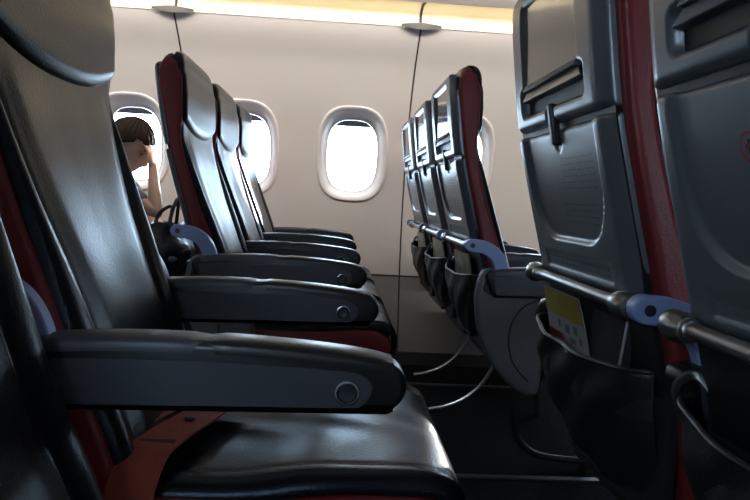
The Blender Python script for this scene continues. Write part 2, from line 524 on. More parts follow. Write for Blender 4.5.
ARM_O = [(-.365,.618),(-.355,.633),(-.30,.640),(-.22,.6445),(-.14,.6445),(-.05,.641),(.03,.634),(.064,.628),(.080,.618),(.086,.603),(.083,.588),(.073,.576),(.062,.572),(-.05,.570),(-.20,.567),(-.33,.565),(-.344,.568),(-.356,.592)]
def armrest(root, y, mirror=False):
    o = [tuple(p) for p in spline([Vector(p) for p in ARM_O + ARM_O[:1]], 4)][:-1]
    o = ccw(o); w = .025
    st = []
    for k in range(5):
        a = k/4*PI/2; st.append((y - w + .009*(1-math.cos(a)), .009*(1-math.sin(a)), 0))
    a = loft_y(o, st + [(2*y - q, i, d) for q, i, d in reversed(st)]).build('armrest', ARM, root, angle=60)
    a.location.z = -.007
    # upper pad, with its joint towards the back
    top = [p for p in ARM_O[2:9]]
    for nm, xs, dz, mm in (('armrest_pad', (-.132, .070), 0, ARM), ('armrest_pad', (-.348, -.138), -.0006, ARMSIDE)):
        tz = curve([(p[0], p[1]) for p in ARM_O[1:8]])
        R = []
        for i in range(15):
            x = xs[0] + (xs[1]-xs[0])*i/14; z = tz(x) + .002 + dz; e = .003 if i in (0, 14) else 0
            R.append([(x, y-.0262+e, z-.015), (x, y-.0262+e, z-.007), (x, y-.024+e, z-.002), (x, y-.019, z-e), (x, y, z+.001-e), (x, y+.019, z-e), (x, y+.024-e, z-.002), (x, y+.0262-e, z-.007), (x, y+.0262-e, z-.015)])
        b = MB(); b.rings(R); b.build(nm, mm, a, angle=50)
    for s in (-1, 1):                             # grey side panels and round buttons
        ins = [(-.345,.617),(-.25,.6215),(-.10,.622),(.012,.618),(.037,.613),(.047,.603),(.045,.590),(.036,.580),(.022,.5775),(-.10,.575),(-.25,.572),(-.328,.571),(-.336,.577)]
        io = [tuple(p) for p in spline([Vector(p) for p in ins + ins[:1]], 4)][:-1]
        ys = y + s*.0248; ye = y + s*.0264
        b = MB(); b.prism(io, min(ys, ye), max(ys, ye)); b.build('side_panel', ARMSIDE, a, bevel=.0008)
        bt = MB(); c = (.020, y + s*.0262, .5945)
        bt.lathe([(.0145*.99, 0), (.0145, s*.0015), (.0135, s*.003), (.0115, s*.0034), (.0105, s*.002), (.010, s*.0005)], c)
        r = bt.build('recline_button', BUTTON, a, angle=30)
        bt = MB(); bt.lathe([(.0100, 0), (.0100, s*.001), (.0085, s*.0026), (.004, s*.0022), (.0005, s*.0018)], c); bt.build('button_cap', DKSTEEL, r, angle=40)
    return a

def bracket(root, y):
    path = [Vector(p) for p in spline([Vector((-0.406,.690)), Vector((-0.370,.686)), Vector((-0.340,.668)), Vector((-0.322,.635)), Vector((-0.315,.590)), Vector((-0.310,.555))], 6)]
    L, Rr = [], []
    for i, p in enumerate(path):
        d = (path[min(i+1, len(path)-1)] - path[max(i-1, 0)]).normalized(); nrm = Vector((-d.y, d.x))
        w = .0165 + .003*i/len(path)
        L.append(p + nrm*w); Rr.append(p - nrm*w)
    d = (path[0]-path[1]).normalized(); capc = path[0]
    a0 = math.atan2((Rr[0]-capc).y, (Rr[0]-capc).x)
    cap = [capc + .0165*Vector((math.cos(a0 - PI*k/8), math.sin(a0 - PI*k/8))) for k in range(1, 8)]
    o = Rr[::-1] + cap + L
    b = MB(); b.prism([tuple(p) for p in o], y-.011, y+.011)
    br = b.build('armrest_bracket', BLUE, root, bevel=.0025, angle=40)
    b = MB()
    b.lathe([(.0065,-.002),(.0065,-.0002),(.003,0)], (-.403, y-.011, .690)); b.build('pivot_bolt', DKSTEEL, br)

def pocket(root):
    ny, nz = 40, 26; R = []
    for i in range(nz+1):
        v = i/nz; row = []
        for j in range(ny+1):
            u = -1 + 2*j/ny
            z = .40 + (.592-.40)*v + .012*u*u*v
            z += (1-v)*.035*abs(u)**3
            hw = .205*(1 - .10*(1-v)**2)
            y = u*hw
            bul = math.sqrt(max(0, 1-abs(u)**3.2))
            x = (-.335 - .035*v) - .045*bul*math.sin(min(1, v*1.02+.05)*PI*.62)
            x += .003*math.sin(9*u + 14*v)*bul
            row.append((x, y, z))
        R.append(row)
    b = MB(); b.rings(R, cap=False, closed=False)
    # return lip
    b.rings([R[-1], [Vector(p)+Vector((.006,0,.002)) for p in R[-1]], [Vector(p)+Vector((.010,0,-.06)) for p in R[-1]]], cap=False, closed=False)
    p = b.build('seat_pocket', POCKET, root, angle=70)
    # piped upper edge
    t = MB(); t.tube([Vector(q)+Vector((.002,0,.001)) for q in R[-1]], .0035, 8, up=Vector((0,0,1))); t.build('piping', POCKET, p)
    for s in (1,):                                # metal clip that hold the pocket corners
        t = MB(); t.tube(spline([(-.352,s*.210,.555),(-.372,s*.212,.580),(-.382,s*.212,.612),(-.366,s*.206,.628),(-.352,s*.196,.615)],6), .0055, 8, flat=.003); t.build('pocket_clip', BAR, p)
    b = MB(); b.box(-.345,-.325,-.21,.21,.40,.70); b.build('pocket_liner', POCKETIN, root, bevel=.005)

def make_seat():
    s = thing('airline_seat', '', 'seat')
    c = back_core().build('backrest_padding', RED, s, angle=60); c['label'] = 'dark red leather sides'
    back_cover().build('backrest_cover', LEATHER, s, angle=80)
    headrest().build('headrest', LEATHER, s, angle=80)
    up = panel(.925, 1.145, up_hw, up_depth, .030, 104, 60).build('upper_rear_panel', SHELL, s, angle=70)
    # framed glossy display inside the recess, with a ledge underneath
    b = MB()
    for y0, y1, z0, z1 in ((-.116, .116, .990, 1.116),):
        b.add([(rear(z0)-.0065, y0, z0), (rear(z0)-.0065, y1, z0), (rear(z1)-.0035, y1, z1), (rear(z1)-.0035, y0, z1)], [(0,1,2,3)])
    b.build('display', SCREEN, up, smooth=False)
    b = MB(); z0, z1 = .986, .996
    b.add([(rear(z0)-.013,-.119,z0),(rear(z0)-.013,.119,z0),(rear(z1)-.008,.119,z1),(rear(z1)-.008,-.119,z1),(rear(z0)+.004,-.119,z0),(rear(z0)+.004,.119,z0),(rear(z1)+.004,.119,z1),(rear(z1)+.004,-.119,z1)],
          [(0,1,2,3),(0,1,5,4),(0,4,7,3),(1,2,6,5),(2,3,7,6)])
    b.build('display_frame', SHELLDK, up, bevel=.0015)
    b = MB(); z0, z1 = .971, .985
    b.add([(rear(z0)-.0105,-.134,z0),(rear(z0)-.0105,.134,z0),(rear(z1)-.006,.120,z1),(rear(z1)-.006,-.120,z1),(rear(z0)+.004,-.134,z0),(rear(z0)+.004,.134,z0)],
          [(0,1,2,3),(0,1,5,4)])
    b.build('display_ledge', SHELL, up, bevel=.0015)
    b = MB(); b.add([(rear(.952)+.003,-.137,.952),(rear(.952)+.003,.137,.952),(rear(.970)+.004,.137,.970),(rear(.970)+.004,-.137,.970)],[(0,1,2,3)]); b.build('slot', SLOT, up, smooth=False)
    tr = panel(.688, .917, lambda z: .202 - .010*sstep(.74,.69,z), tr_depth, .036, 104, 84).build('tray_table', SHELL, s, angle=70)
    rows = [(.872 - .0085*i, -.125, .0 if i < 4 else .02, .0010) for i in range(6)] + [(.806 - .0085*i, -.115, .02, .0012) for i in range(4)]
    for rw in (rows[:6], rows[6:]):
        text_lines(rw, rear, lambda y, z: -.010 + tr_depth(y, z) - .0006).build('printed_notice', PRINT, tr, smooth=False)
    rows = [(.7215, -.125, .125, .0022), (.7125, -.125, .10, .0022)]
    text_lines(rows, rear, lambda y, z: -.010 + tr_depth(y, z) - .0006).build('printed_placard', PRINT, tr, smooth=False)
    # round red ban sign on the tray (ring, bar and a dark figure)
    b = MB(); yc, zc, r0 = .047, .858, .0125
    def onp(y, z): return (rear(z) - .010 + tr_depth(y, z) - .0007, y, z)
    k = 28
    b.rings([[onp(yc + r*math.cos(2*PI*i/k), zc + r*math.sin(2*PI*i/k)) for i in range(k)] for r in (r0, r0*.82)], cap=False)
    dd = [(-.68,.60),(-.60,.68),(.68,-.60),(.60,-.68)]
    b.add([onp(yc + r0*a, zc + r0*q) for a, q in dd], [(0,1,2,3)])
    sg = b.build('ban_sign', SIGNR, tr, smooth=False)
    b = MB(); b.add([onp(yc + r0*a, zc + r0*q) for a, q in ((-.5,-.12),(.35,-.12),(.35,.12),(-.5,.12))], [(0,1,2,3)])
    b.add([onp(yc + r0*a, zc + r0*q) for a, q in ((-.2,-.5),(.1,-.5),(.1,.45),(-.2,.45))], [(0,1,2,3)])
    g = b.build('sign_figure', SLOT, sg, smooth=False)
    for v in g.data.vertices: v.co.x -= -.0002
    # turn latch
    b = MB(); b.add([(rear(z)-.0125+dx, y, z) for z in (.892, .953) for dx in (0, .014) for y in (-.0075, .0075)], [(0,1,3,2),(4,5,7,6),(0,1,5,4),(2,3,7,6),(0,2,6,4),(1,3,7,5)])
    b.build('tray_latch', DKSTEEL, s, bevel=.004, seg=3)
    # foam / frame behind the panels
    b = MB()
    zs = [.56 + .03*i for i in range(20)]
    o = [(rear(z)+.004, z) for z in zs] + [(rear(z)+.030, z) for z in reversed(zs)]
    b.prism(o, -.200, .200); b.build('back_frame', SLOT, s)
    # bar across the back with knuckles at both ends
    b = MB(); b.tube([(-.400, y, .684) for y in (-.184, 0, .184)], .0088, 16, up=Vector((0,0,1)))
    br = b.build('support_bar', BAR, s, angle=50)
    for sy_ in (-1, 1):
        b = MB(); pr = [(.004,-.024),(.013,-.021),(.0165,-.012),(.0175,0),(.0165,.010),(.0135,.018),(.0135,.021),(.0115,.022),(.0115,.028),(.009,.03)]
        b.lathe([(r, -sy_*h) for r, h in pr][::1], (-.400, sy_*.184 , .684)); b.build('bar_knuckle', BAR, br, angle=40)
    pocket(s)
    cc = cushion_core().build('cushion_side', RED, s, angle=60); cc['label'] = 'dark red cushion sides'
    seat_cushion_top().build('seat_cushion', LEATHER, s, angle=80)
    b = MB(); b.box(-.30, .11, -.205, .205, .345, .372); b.build('seat_pan', DKSTEEL, s, bevel=.006)
    b = MB(); b.tube([(-.17, y, .320) for y in (-.249, .249)], .024, 14, up=Vector((0,0,1))); b.build('beam', DKSTEEL, s)
    b = MB(); b.tube([(.03, y, .320) for y in (-.249, .249)], .024, 14, up=Vector((0,0,1))); b.build('beam', DKSTEEL, s)
    # curved rear leg strip and front leg
    b = MB(); b.tube(spline([(-.375,0,.008),(-.31,0,.022),(-.24,0,.055),(-.18,0,.11),(-.13,0,.20),(-.10,0,.31)],6), .0055, 10, flat=.011); b.build('leg', STEEL, s)
    b = MB(); b.tube(spline([(.02,0,.31),(.035,0,.2),(.04,0,.1),(.045,0,.006)],5), .012, 10, flat=.018); b.build('leg', DKSTEEL, s)
    bracket(s, -.25); armrest(s, -.25)
    return s

seat = make_seat()
LAT = {'B': .49, 'C': .99, 'D': 1.99, 'E': 2.49, 'F': 2.99}
def shroud(root):
    """rounded grey end cover on the aisle side of the row"""
    o = [(-.385,.555),(-.378,.60),(-.36,.628),(-.30,.632),(-.235,.62),(-.21,.58),(-.205,.50),(-.20,.42),(-.195,.35),(-.20,.305),(-.225,.293),(-.265,.310),(-.31,.350),(-.348,.405),(-.375,.475)]
    o = ccw([tuple(p) for p in spline([Vector(p) for p in o + o[:1]], 5)][:-1])
    st = [(-.262,.014,0),(-.260,.006,0),(-.256,.0015,0),(-.250,0,0),(-.230,0,0)]
    p = loft_y(o, st).build('end_cover', SHELLDK, root, angle=60)
    # raised arm end outline and the round groove
    i1 = [(-.368,.575),(-.36,.606),(-.34,.617),(-.29,.619),(-.25,.615),(-.228,.60),(-.225,.585),(-.27,.577),(-.33,.567),(-.35,.563)]
    b = MB(); b.prism([tuple(q) for q in spline([Vector(q) for q in i1 + i1[:1]], 4)][:-1], -.2645, -.2595); b.build('end_cover_inset', ARM, p, bevel=.002)
    g = [(-.215,.555),(-.255,.535),(-.285,.49),(-.290,.43),(-.27,.375),(-.232,.335)]
    b = MB(); b.tube([(q.x, -.2615, q.y) for q in spline([Vector(q) for q in g], 6)], .0022, 8); b.build('end_cover_rib', SLOT, p)

used = []
def place(key, row, label, group):
    o = seat if not used else copy_tree(seat)
    used.append(o); o.location = (ROW*row, LAT[key], 0)
    o['label'] = label; o['group'] = group
    return o
G0, G1, G2 = 'seats of the row seen from its front', 'seats of the row ahead seen from behind', 'seats of the row behind'
ownC = place('C', 0, 'large nearest black leather seat at left with red seat belt on its cushion', G0)
ownB = place('B', 0, 'black leather seat edge at the far left border in front of the large nearest seat', G0)
ownD = place('D', 0, 'black leather seat facing right with tall red side and blue bracket, nearest beyond the aisle', G0)
ownE = place('E', 0, 'middle of the three black leather seats facing right beyond the aisle', G0)
ownF = place('F', 0, 'black leather seat facing right next to the wall, farthest of three beyond the aisle', G0)
fC = place('C', 1, 'large grey-backed seat at right with safety card in its pocket', G1)
LAT['B'] = .486
fB = place('B', 1, 'grey-backed seat cut by the right border showing a round red sign on its tray', G1)
fD = place('D', 1, 'grey-backed seat with tall red side and blue bracket on the far side of the aisle', G1)
fE = place('E', 1, 'middle of the three small grey-backed seats beyond the aisle', G1)
fF = place('F', 1, 'grey-backed seat closest to the cabin wall, smallest of the three', G1)
bE = place('E', -1, 'seat behind the near row holding the black bag', G2)
bF = place('F', -1, 'window seat the person in grey sits in', G2)
# only the nearer seat tray at right shows the sign
for o in used:
    if o is not fB:
        for ch in kids(o):
            if ch.name.startswith('tray_table'):
                for g in kids(ch):
                    if g.name.startswith('ban_sign'):
                        for q in kids(g): bpy.data.objects.remove(q)
                        bpy.data.objects.remove(g)
for o in (ownD, fD): shroud(o)
for o in (ownC, fC, ownF, fF, bF):
    armrest(o, .25)
    if o is not fC: bracket(o, .25)
# the row facing right and the one behind it are reclined a little
bpy.context.view_layer.update()
for o in (ownB, ownC, ownD, ownE, ownF, bE, bF):
    for ch in kids(o):
        if ch.name.split('.')[0] in ('backrest_padding', 'backrest_cover', 'headrest', 'upper_rear_panel', 'tray_table', 'tray_latch', 'back_frame'):
            P = Matrix.Translation((-.30, 0, .49)) @ Matrix.Rotation(math.radians(-.7 if o in (ownB, ownC) else -1.7), 4, 'Y') @ Matrix.Translation((.30, 0, -.50))
            ch.matrix_local = P
# bag restraint tube under the aisle seat of the row ahead
b = MB(); b.tube(spline([(-.20,-.02,.30),(-.195,-.02,.17),(-.175,-.02,.09),(-.12,-.02,.045),(-.03,-.02,.03),(.06,-.02,.028)],6), .0105, 12); b.build('bag_bar', DKSTEEL, fD)
for ch in kids(fD):
    if ch.name.startswith('leg') and ch.data.materials[0] == STEEL: bpy.data.objects.remove(ch)

# seat belt lying across the nearest cushion
def ribbon(path, w, th, wid):
    P = spline(path, 10); R = []
    for i, p in enumerate(P):
        d = (P[min(i+1, len(P)-1)] - P[max(i-1, 0)]).normalized()
        s = Vector(wid).cross(d).normalized(); up = d.cross(s).normalized()
        R.append([p + s*w + up*th, p - s*w + up*th, p - s*w - up*th, p + s*w - up*th])
    b = MB(); b.rings(R); return b
bl = ribbon([(-.222,-.258,.36),(-.222,-.250,.43),(-.216,-.205,.478),(-.205,-.13,.480),(-.188,-.04,.473),(-.172,.04,.468),(-.162,.09,.466)], .029, .0013, (0,0,1)).build('seat_belt', BELT, ownC)
ribbon([(-.275,-.12,.50),(-.262,-.09,.482),(-.245,-.03,.477),(-.225,.03,.473),(-.21,.08,.470)], .0235, .0013, (0,0,1)).build('belt_end', BELT, bl)
b = MB(); b.box(-.233,-.188,-.185,-.155,.4815,.4835); b.build('belt_label', BELTDK, bl)
b = MB(); b.lathe([(.002,.0),(.007,.0),(.008,.003),(.006,.005),(.001,.005)], (-.192,-.06,.4765), axis='z', n=16); b.build('belt_snap', DKSTEEL, bl)

# ------------------------------------------------------------------ papers in the pockets
def paper(name, label, cat, seat_o, y0, y1, z0, z1, m, tilt=.02, lean=-.012, th=.0015, group=None):
    ox, oy = seat_o.location.x, seat_o.location.y
    R = []
    for i in range(9):
        v = i/8; z = z0 + (z1-z0)*v
        x = -.362 + lean*v
        row = [(ox + x + .006*math.sin(v*PI), oy + y0 + tilt*v, z), (ox + x + .004*math.sin(v*PI)-.004, oy + (y0+y1)/2 + tilt*v, z + .001), (ox + x, oy + y1 + tilt*v, z)]
        R.append(row)
    me = MB(); F = [Vector(p) for r in R for p in r]
    ring = []
    for r in R: ring.append([Vector(p) for p in r] + [Vector(p)+Vector((th,0,0)) for p in r[::-1]])
    me.rings(ring)
    o = me.build(name, m, angle=30); tag(o, label, cat, group)
    return o
def decal(parent, seat_o, y0, y1, z0, z1, Y0, Y1, Z0, Z1, tilt, lean, m, rects):
    ox, oy = seat_o.location.x, seat_o.location.y
    b = MB()
    rects = [q for a0, a1, b0, b1 in rects for q in ([(a0, .5, b0, b1), (.5, a1, b0, b1)] if a0 < .5 < a1 else [(a0, a1, b0, b1)])]
    for a0, a1, b0, b1 in rects:                 # in unit coordinates of the card
        n_ = 5
        for i in range(n_):
            q = []
            for (a, bb) in ((a0, b0+(b1-b0)*i/n_), (a1, b0+(b1-b0)*i/n_), (a1, b0+(b1-b0)*(i+1)/n_), (a0, b0+(b1-b0)*(i+1)/n_)):
                z = Z0 + (Z1-Z0)*bb; v = bb
                xm = -.004*(1-abs(2*a-1)) + (.006*(1-a))*math.sin(v*PI)*(1 if a < .5 else 1)
                q.append((ox - .362 + lean*v + (-.004*(1-abs(2*a-1))) + math.sin(v*PI)*((.006*(1-2*a)+.004*2*a) if a < .5 else (.004*(2-2*a))) - .0008, oy + Y0 + (Y1-Y0)*a + tilt*v, z + .001*(1-abs(2*a-1))))
            b.add(q, [(0,1,2,3)])
    return b.build(name_next[0], m, parent, smooth=False)
name_next = ['']
card = paper('safety_card', 'white safety card with yellow heading in the pocket of the large right seat', 'card', fC, -.02, .145, .50, .665, CARDW, tilt=.012, lean=-.03)
Y = (-.02, .145, .50, .665)
for nm, m, rects in (('yellow_heading', CARDY, [(0,1,.74,.985)]), ('red_corner', CARDR, [(.55,1,.50,.57)]),
                     ('card_figures', CARDG, [(.18,.27,.62,.70),(.36,.47,.60,.68),(.58,.66,.63,.70),(.25,.4,.52,.57),(.1,.17,.54,.6),(.3,.7,.86,.885),(.15,.85,.80,.815)])):
    name_next[0] = nm
    decal(card, fC, 0,0,0,0, Y[0], Y[1], Y[2], Y[3], .012, -.03, m, [(a0,a1,b0,b1) for a0,a1,b0,b1 in rects])
    if nm == 'card_figures':
        for v in card.children[-1].data.vertices: v.co.x -= .0006
mg = paper('magazine', 'dark magazine with a pale edge behind the safety card in the large right seat pocket', 'magazine', fC, -.10, .02, .50, .652, MAGD, tilt=-.03, lean=-.006, th=.006)
b = MB(); b.tube([(fC.location.x-.368, fC.location.y-.10-.03*v, .52+.135*v+.0) for v in (0,.3,.6,1)], .0022, 8); b.build('page_edge', MAGG, mg)
paper('magazine', 'tan magazine in the pocket of the seat with the tall red side', 'magazine', fD, -.10, .12, .48, .652, MAGT, tilt=.0, lean=-.02, th=.005, group='magazines in the far seat pockets')
paper('magazine', 'tan magazine in the pocket of the middle far seat', 'magazine', fE, -.12, .11, .48, .66, MAGT, tilt=.01, lean=-.02, th=.005, group='magazines in the far seat pockets')
paper('magazine', 'tan magazine in the pocket of the seat closest to the cabin wall', 'magazine', fF, -.11, .12, .48, .655, MAGT, tilt=.0, lean=-.02, th=.005, group='magazines in the far seat pockets')

# ------------------------------------------------------------------ person
def eval_mesh(o):
    dg = bpy.context.evaluated_depsgraph_get(); dg.update()
    me = bpy.data.meshes.new_from_object(o.evaluated_get(dg))
    return me
def skin(chains, root_idx=0, sub=2):
    """chains: {name: [(pos, radius)...]} first chain holds the root; others start at an existing joint"""
    vs, es, rs = [], [], []
    idx = {}
    def add(p, r):
        key = tuple(round(c, 5) for c in p)
        if key in idx: return idx[key]
        idx[key] = len(vs); vs.append(p); rs.append(r); return idx[key]
    for ch in chains:
        prev = None
        for p, r in ch:
            i = add(p, r)
            if prev is not None: es.append((prev, i))
            prev = i
    me = bpy.data.meshes.new('tmp'); me.from_pydata(vs, es, [])
    o = bpy.data.objects.new('tmp', me); C.objects.link(o)
    m = o.modifiers.new('s', 'SKIN'); m.use_smooth_shade = True; m.branch_smoothing = .6
    for i, v in enumerate(me.skin_vertices[0].data):
        v.radius = rs[i] if isinstance(rs[i], tuple) else (rs[i], rs[i]); v.use_root = (i == 0)
    s = o.modifiers.new('d', 'SUBSURF'); s.levels = sub; s.render_levels = sub
    out = eval_mesh(o)
    bpy.data.objects.remove(o)
    return out

def remesh_join(meshes, voxel, smooth=2):
    bm = bmesh.new()
    for m in meshes: bm.from_mesh(m)
    me = bpy.data.meshes.new('j'); bm.to_mesh(me); bm.free()
    o = bpy.data.objects.new('tmp', me); C.objects.link(o)
    r = o.modifiers.new('r', 'REMESH'); r.mode = 'VOXEL'; r.voxel_size = voxel
    if smooth:
        s = o.modifiers.new('sm', 'SMOOTH'); s.factor = .5; s.iterations = smooth
    out = eval_mesh(o); bpy.data.objects.remove(o)
    return out

# head in its own frame: +x face forward, +z up, height about .215
def head_mesh(T, hair=False):
    bm = bmesh.new()
    bmesh.ops.create_uvsphere(bm, u_segments=64, v_segments=48, radius=1)
    for v in bm.verts:
        x, y, z = v.co
        lon = math.atan2(y, x)
        zz = z*.112
        sx = .090 if x > 0 else .098
        px, py = x*sx, y*.076
        if z < 0:                                # narrow to jaw and chin
            k = -z
            py *= 1 - .30*k**1.5
            if x < 0: px *= 1 - .50*k
            else: px *= 1 - .04*k; zz -= .010*k*max(0, x)
        f = max(0, x)
        fr = math.exp(-(y/.42)**2)
        if x > 0:
            def bumpf(zc, w, yc, wy): return math.exp(-((z-zc)/w)**2)*math.exp(-((abs(y)-yc)/wy)**2)
            px += .006*bumpf(.12, .10, .30, .25)*f                       # brow
            px -= .011*bumpf(-.04, .13, .40, .17)*f                      # eye sockets
            nz = max(0, 1 - abs((z + .25)/.32))
            px += .024*math.exp(-(y/.13)**2)*(math.exp(-((z+.36)/.12)**2) + .55*math.exp(-((z+.16)/.17)**2))   # nose
            px += .006*bumpf(-.62, .05, 0, .22) + .006*bumpf(-.72, .05, 0, .2)   # lips
            px -= .004*bumpf(-.67, .022, 0, .25)
            px += .010*bumpf(-.93, .12, 0, .25)                           # chin
            px += .004*bumpf(-.33, .16, .52, .16)                         # cheeks
        v.co = (px, py, zz)
    for s in (-1, 1):                             # ears
        res = bmesh.ops.create_uvsphere(bm, u_segments=16, v_segments=12, radius=1)
        for v in res['verts']:
            x, y, z = v.co
            v.co = (-.006 + x*.018 - z*.006, s*(.072 + abs(.0)) + y*.009 + s*max(0, -x)*.010, -.010 + z*.030)
    me = bpy.data.meshes.new('head'); bm.transform(T); bm.to_mesh(me); bm.free()
    return me

HC = Vector((-.894, 2.93, .965))
HT = Matrix.Translation(HC) @ Matrix.Rotation(math.radians(-9), 4, 'Z') @ Matrix.Rotation(math.radians(24), 4, 'Y')
V = lambda *a: Vector(a)
pel, sp1, sp2, nk0, nk1 = (-.985,2.985,.545), (-1.0,2.985,.63), (-.985,2.98,.72), (-.950,2.965,.815), (-.915,2.945,.885)
shR, elR, wrR = (-.905,2.845,.785), (-.722,2.775,.682), (-.780,2.880,.868)
shL, elL, wrL = (-.945,3.095,.790), (-.850,3.135,.640), (-.720,3.06,.575)
body_chains = [
    [(pel,.085),(sp1,.085),(sp2,.09),(nk0,.055),(nk1,.042),((-.905,2.94,.92),.042)],
    [(sp2,.09),((-.955,2.895,.795),.05),(shR,.042),((-.815,2.805,.733),.033),(elR,.029),((-.752,2.815,.75),.030),(wrR,.021),((-.787,2.886,.902),.020)],
    [(sp2,.09),((-.965,3.06,.795),.05),(shL,.042),((-.90,3.12,.71),.033),(elL,.029),((-.78,3.10,.605),.028),(wrL,.021),((-.69,3.045,.566),.020)],
    [(pel,.085),((-.90,2.90,.535),.072),((-.62,2.885,.535),.052),((-.60,2.885,.44),.045),((-.62,2.885,.22),.042),((-.63,2.885,.08),.03),((-.62,2.885,.045),.032),((-.52,2.885,.028),.026)],
    [(pel,.085),((-.90,3.07,.535),.072),((-.62,3.09,.535),.052),((-.60,3.09,.44),.045),((-.62,3.09,.22),.042),((-.63,3.09,.08),.03),((-.62,3.09,.045),.032),((-.52,3.09,.028),.026)],
]
def hand(w, d, side, palmn, curl, scale=1.0):
    """w wrist, d finger direction, side = thumb side direction, palmn = palm normal"""
    w, d, sd, pn = Vector(w), Vector(d).normalized(), Vector(side).normalized(), Vector(palmn).normalized()
    out = []
    pc = w + d*.045*scale
    # palm: a flattened box of skin chain
    out.append(skin([[(tuple(w), (.017*scale,.013*scale)), (tuple(w + d*.03*scale), (.026*scale,.013*scale)), (tuple(w + d*.065*scale), (.030*scale,.012*scale))]], sub=2))
    bmp = bmesh.new(); bmesh.ops.create_uvsphere(bmp, u_segments=20, v_segments=14, radius=1)
    M = Matrix((tuple(d*.044*scale), tuple(sd*.034*scale), tuple(pn*.0135*scale))).transposed().to_4x4(); M.translation = pc
    bmp.transform(M); mp = bpy.data.meshes.new('p'); bmp.to_mesh(mp); bmp.free(); out[-1] = mp
    for k, (off, ln, r) in enumerate(((.024,.058,.0072),(.008,.066,.0075),(-.008,.061,.0072),(-.023,.048,.0062))):
        p = w + d*.070*scale + sd*off*scale; dirv = d.copy(); pts = [(tuple(w + d*.045*scale + sd*off*.8*scale), r*1.1*scale), (tuple(p), r*1.1*scale)]
        for j in range(3):
            a = curl*(.8 + .25*j + .08*k)
            dirv = (dirv*math.cos(a) + pn*math.sin(a)).normalized()
            p = p + dirv*ln*scale*(.42, .33, .25)[j]; pts.append((tuple(p), r*scale*(.95, .88, .75)[j]))
        out.append(skin([pts], sub=2))
    t0 = w + d*.02*scale + sd*.018*scale; t1 = t0 + (d*.6 + sd*.8 + pn*.25).normalized()*.030*scale; t2 = t1 + (d*.85 + sd*.35 + pn*.4).normalized()*.028*scale; t3 = t2 + (d*.95 + sd*.1 + pn*.45).normalized()*.022*scale
    out.append(skin([[(tuple(t0), .010*scale), (tuple(t1), .0092*scale), (tuple(t2), .0085*scale), (tuple(t3), .0070*scale)]], sub=2))
    return out
pieces = [skin(body_chains), head_mesh(HT)]
pieces += hand(wrR, (-.20,.10,.97), (.20,.95,-.1), (-.95,.10,-.2), .20, .95)
pieces += hand(wrL, (.80,-.45,-.25), (-.3,-.9,.2), (-.2,-.1,-1), .25, .92)
bme = remesh_join(pieces, .0036, 3)
bme.materials.clear(); bme.materials.append(SKIN)
pr = thing('person', 'person with brown hair and grey top by the window, head bowed, hand at brow', 'person', (-.985, 2.985, 0))
def finish(name, me, m, parent):
    me.materials.clear(); me.materials.append(m); me.shade_smooth(); me.name = name
    o = bpy.data.objects.new(name, me); C.objects.link(o); o.parent = parent
    o.matrix_parent_inverse = Matrix.Translation(-Vector(parent.location)); return o
finish('body', bme, SKIN, pr)
sh = remesh_join([skin([
    [((-.975,2.985,.50),.104),(pel,.126),(sp1,.128),(sp2,.110),((-.958,2.968,.795),.072),((-.945,2.962,.825),.058)],
    [(sp2,.110),((-.955,2.895,.795),.062),(shR,.057),((-.83,2.812,.742),.050),((-.790,2.797,.717),.049)],
    [(sp2,.110),((-.965,3.06,.795),.062),(shL,.056),((-.915,3.112,.735),.047),((-.895,3.12,.70),.046)]])], .006, 2)
finish('shirt', sh, SHIRT, pr)
tz = remesh_join([skin([
    [(pel,.094),((-.995,2.985,.58),.094)],
    [(pel,.094),((-.90,2.90,.535),.080),((-.62,2.885,.535),.070),((-.60,2.885,.44),.061),((-.62,2.885,.22),.052),((-.63,2.885,.11),.05)],
    [(pel,.094),((-.90,3.07,.535),.080),((-.62,3.09,.535),.070),((-.60,3.09,.44),.061),((-.62,3.09,.22),.052),((-.63,3.09,.11),.05)]])], .007, 2)
finish('trousers', tz, TROUSER, pr)
# hair: a cap over the skull with a fringe
bm = bmesh.new(); bmesh.ops.create_uvsphere(bm, u_segments=120, v_segments=110, radius=1)
for v in bm.verts:
    x, y, z = v.co
    s = 1 + .02*math.sin(23*math.atan2(y, x) + 9*z) + .015*math.sin(41*math.atan2(y, x) - 6*z)
    px, py, pz = x*(.100 if x > 0 else .113)*s, y*.090*s, z*.124*s
    if x < 0 and z < 0: px *= 1 - .18*(-z); py *= 1-.1*(-z)
    v.co = (px, py, pz)
kill = []
for f in bm.faces:
    c = f.calc_center_median()
    line = .050 + .007*math.sin(70*c.y + 1) + .004*math.sin(190*c.y) if c.x > .045 else (.004 + c.x*.85 + .004*math.sin(150*c.x) if c.x > -.02 else -.070 + .006*math.sin(90*c.y))
    if c.z < line: kill.append(f)
bmesh.ops.delete(bm, geom=kill, context='FACES')
bm.transform(HT); hm = bpy.data.meshes.new('hair'); bm.to_mesh(hm); bm.free()
ho = finish('hair', hm, HAIR, pr)
md = ho.modifiers.new('s', 'SOLIDIFY'); md.thickness = .010; md.offset = -1
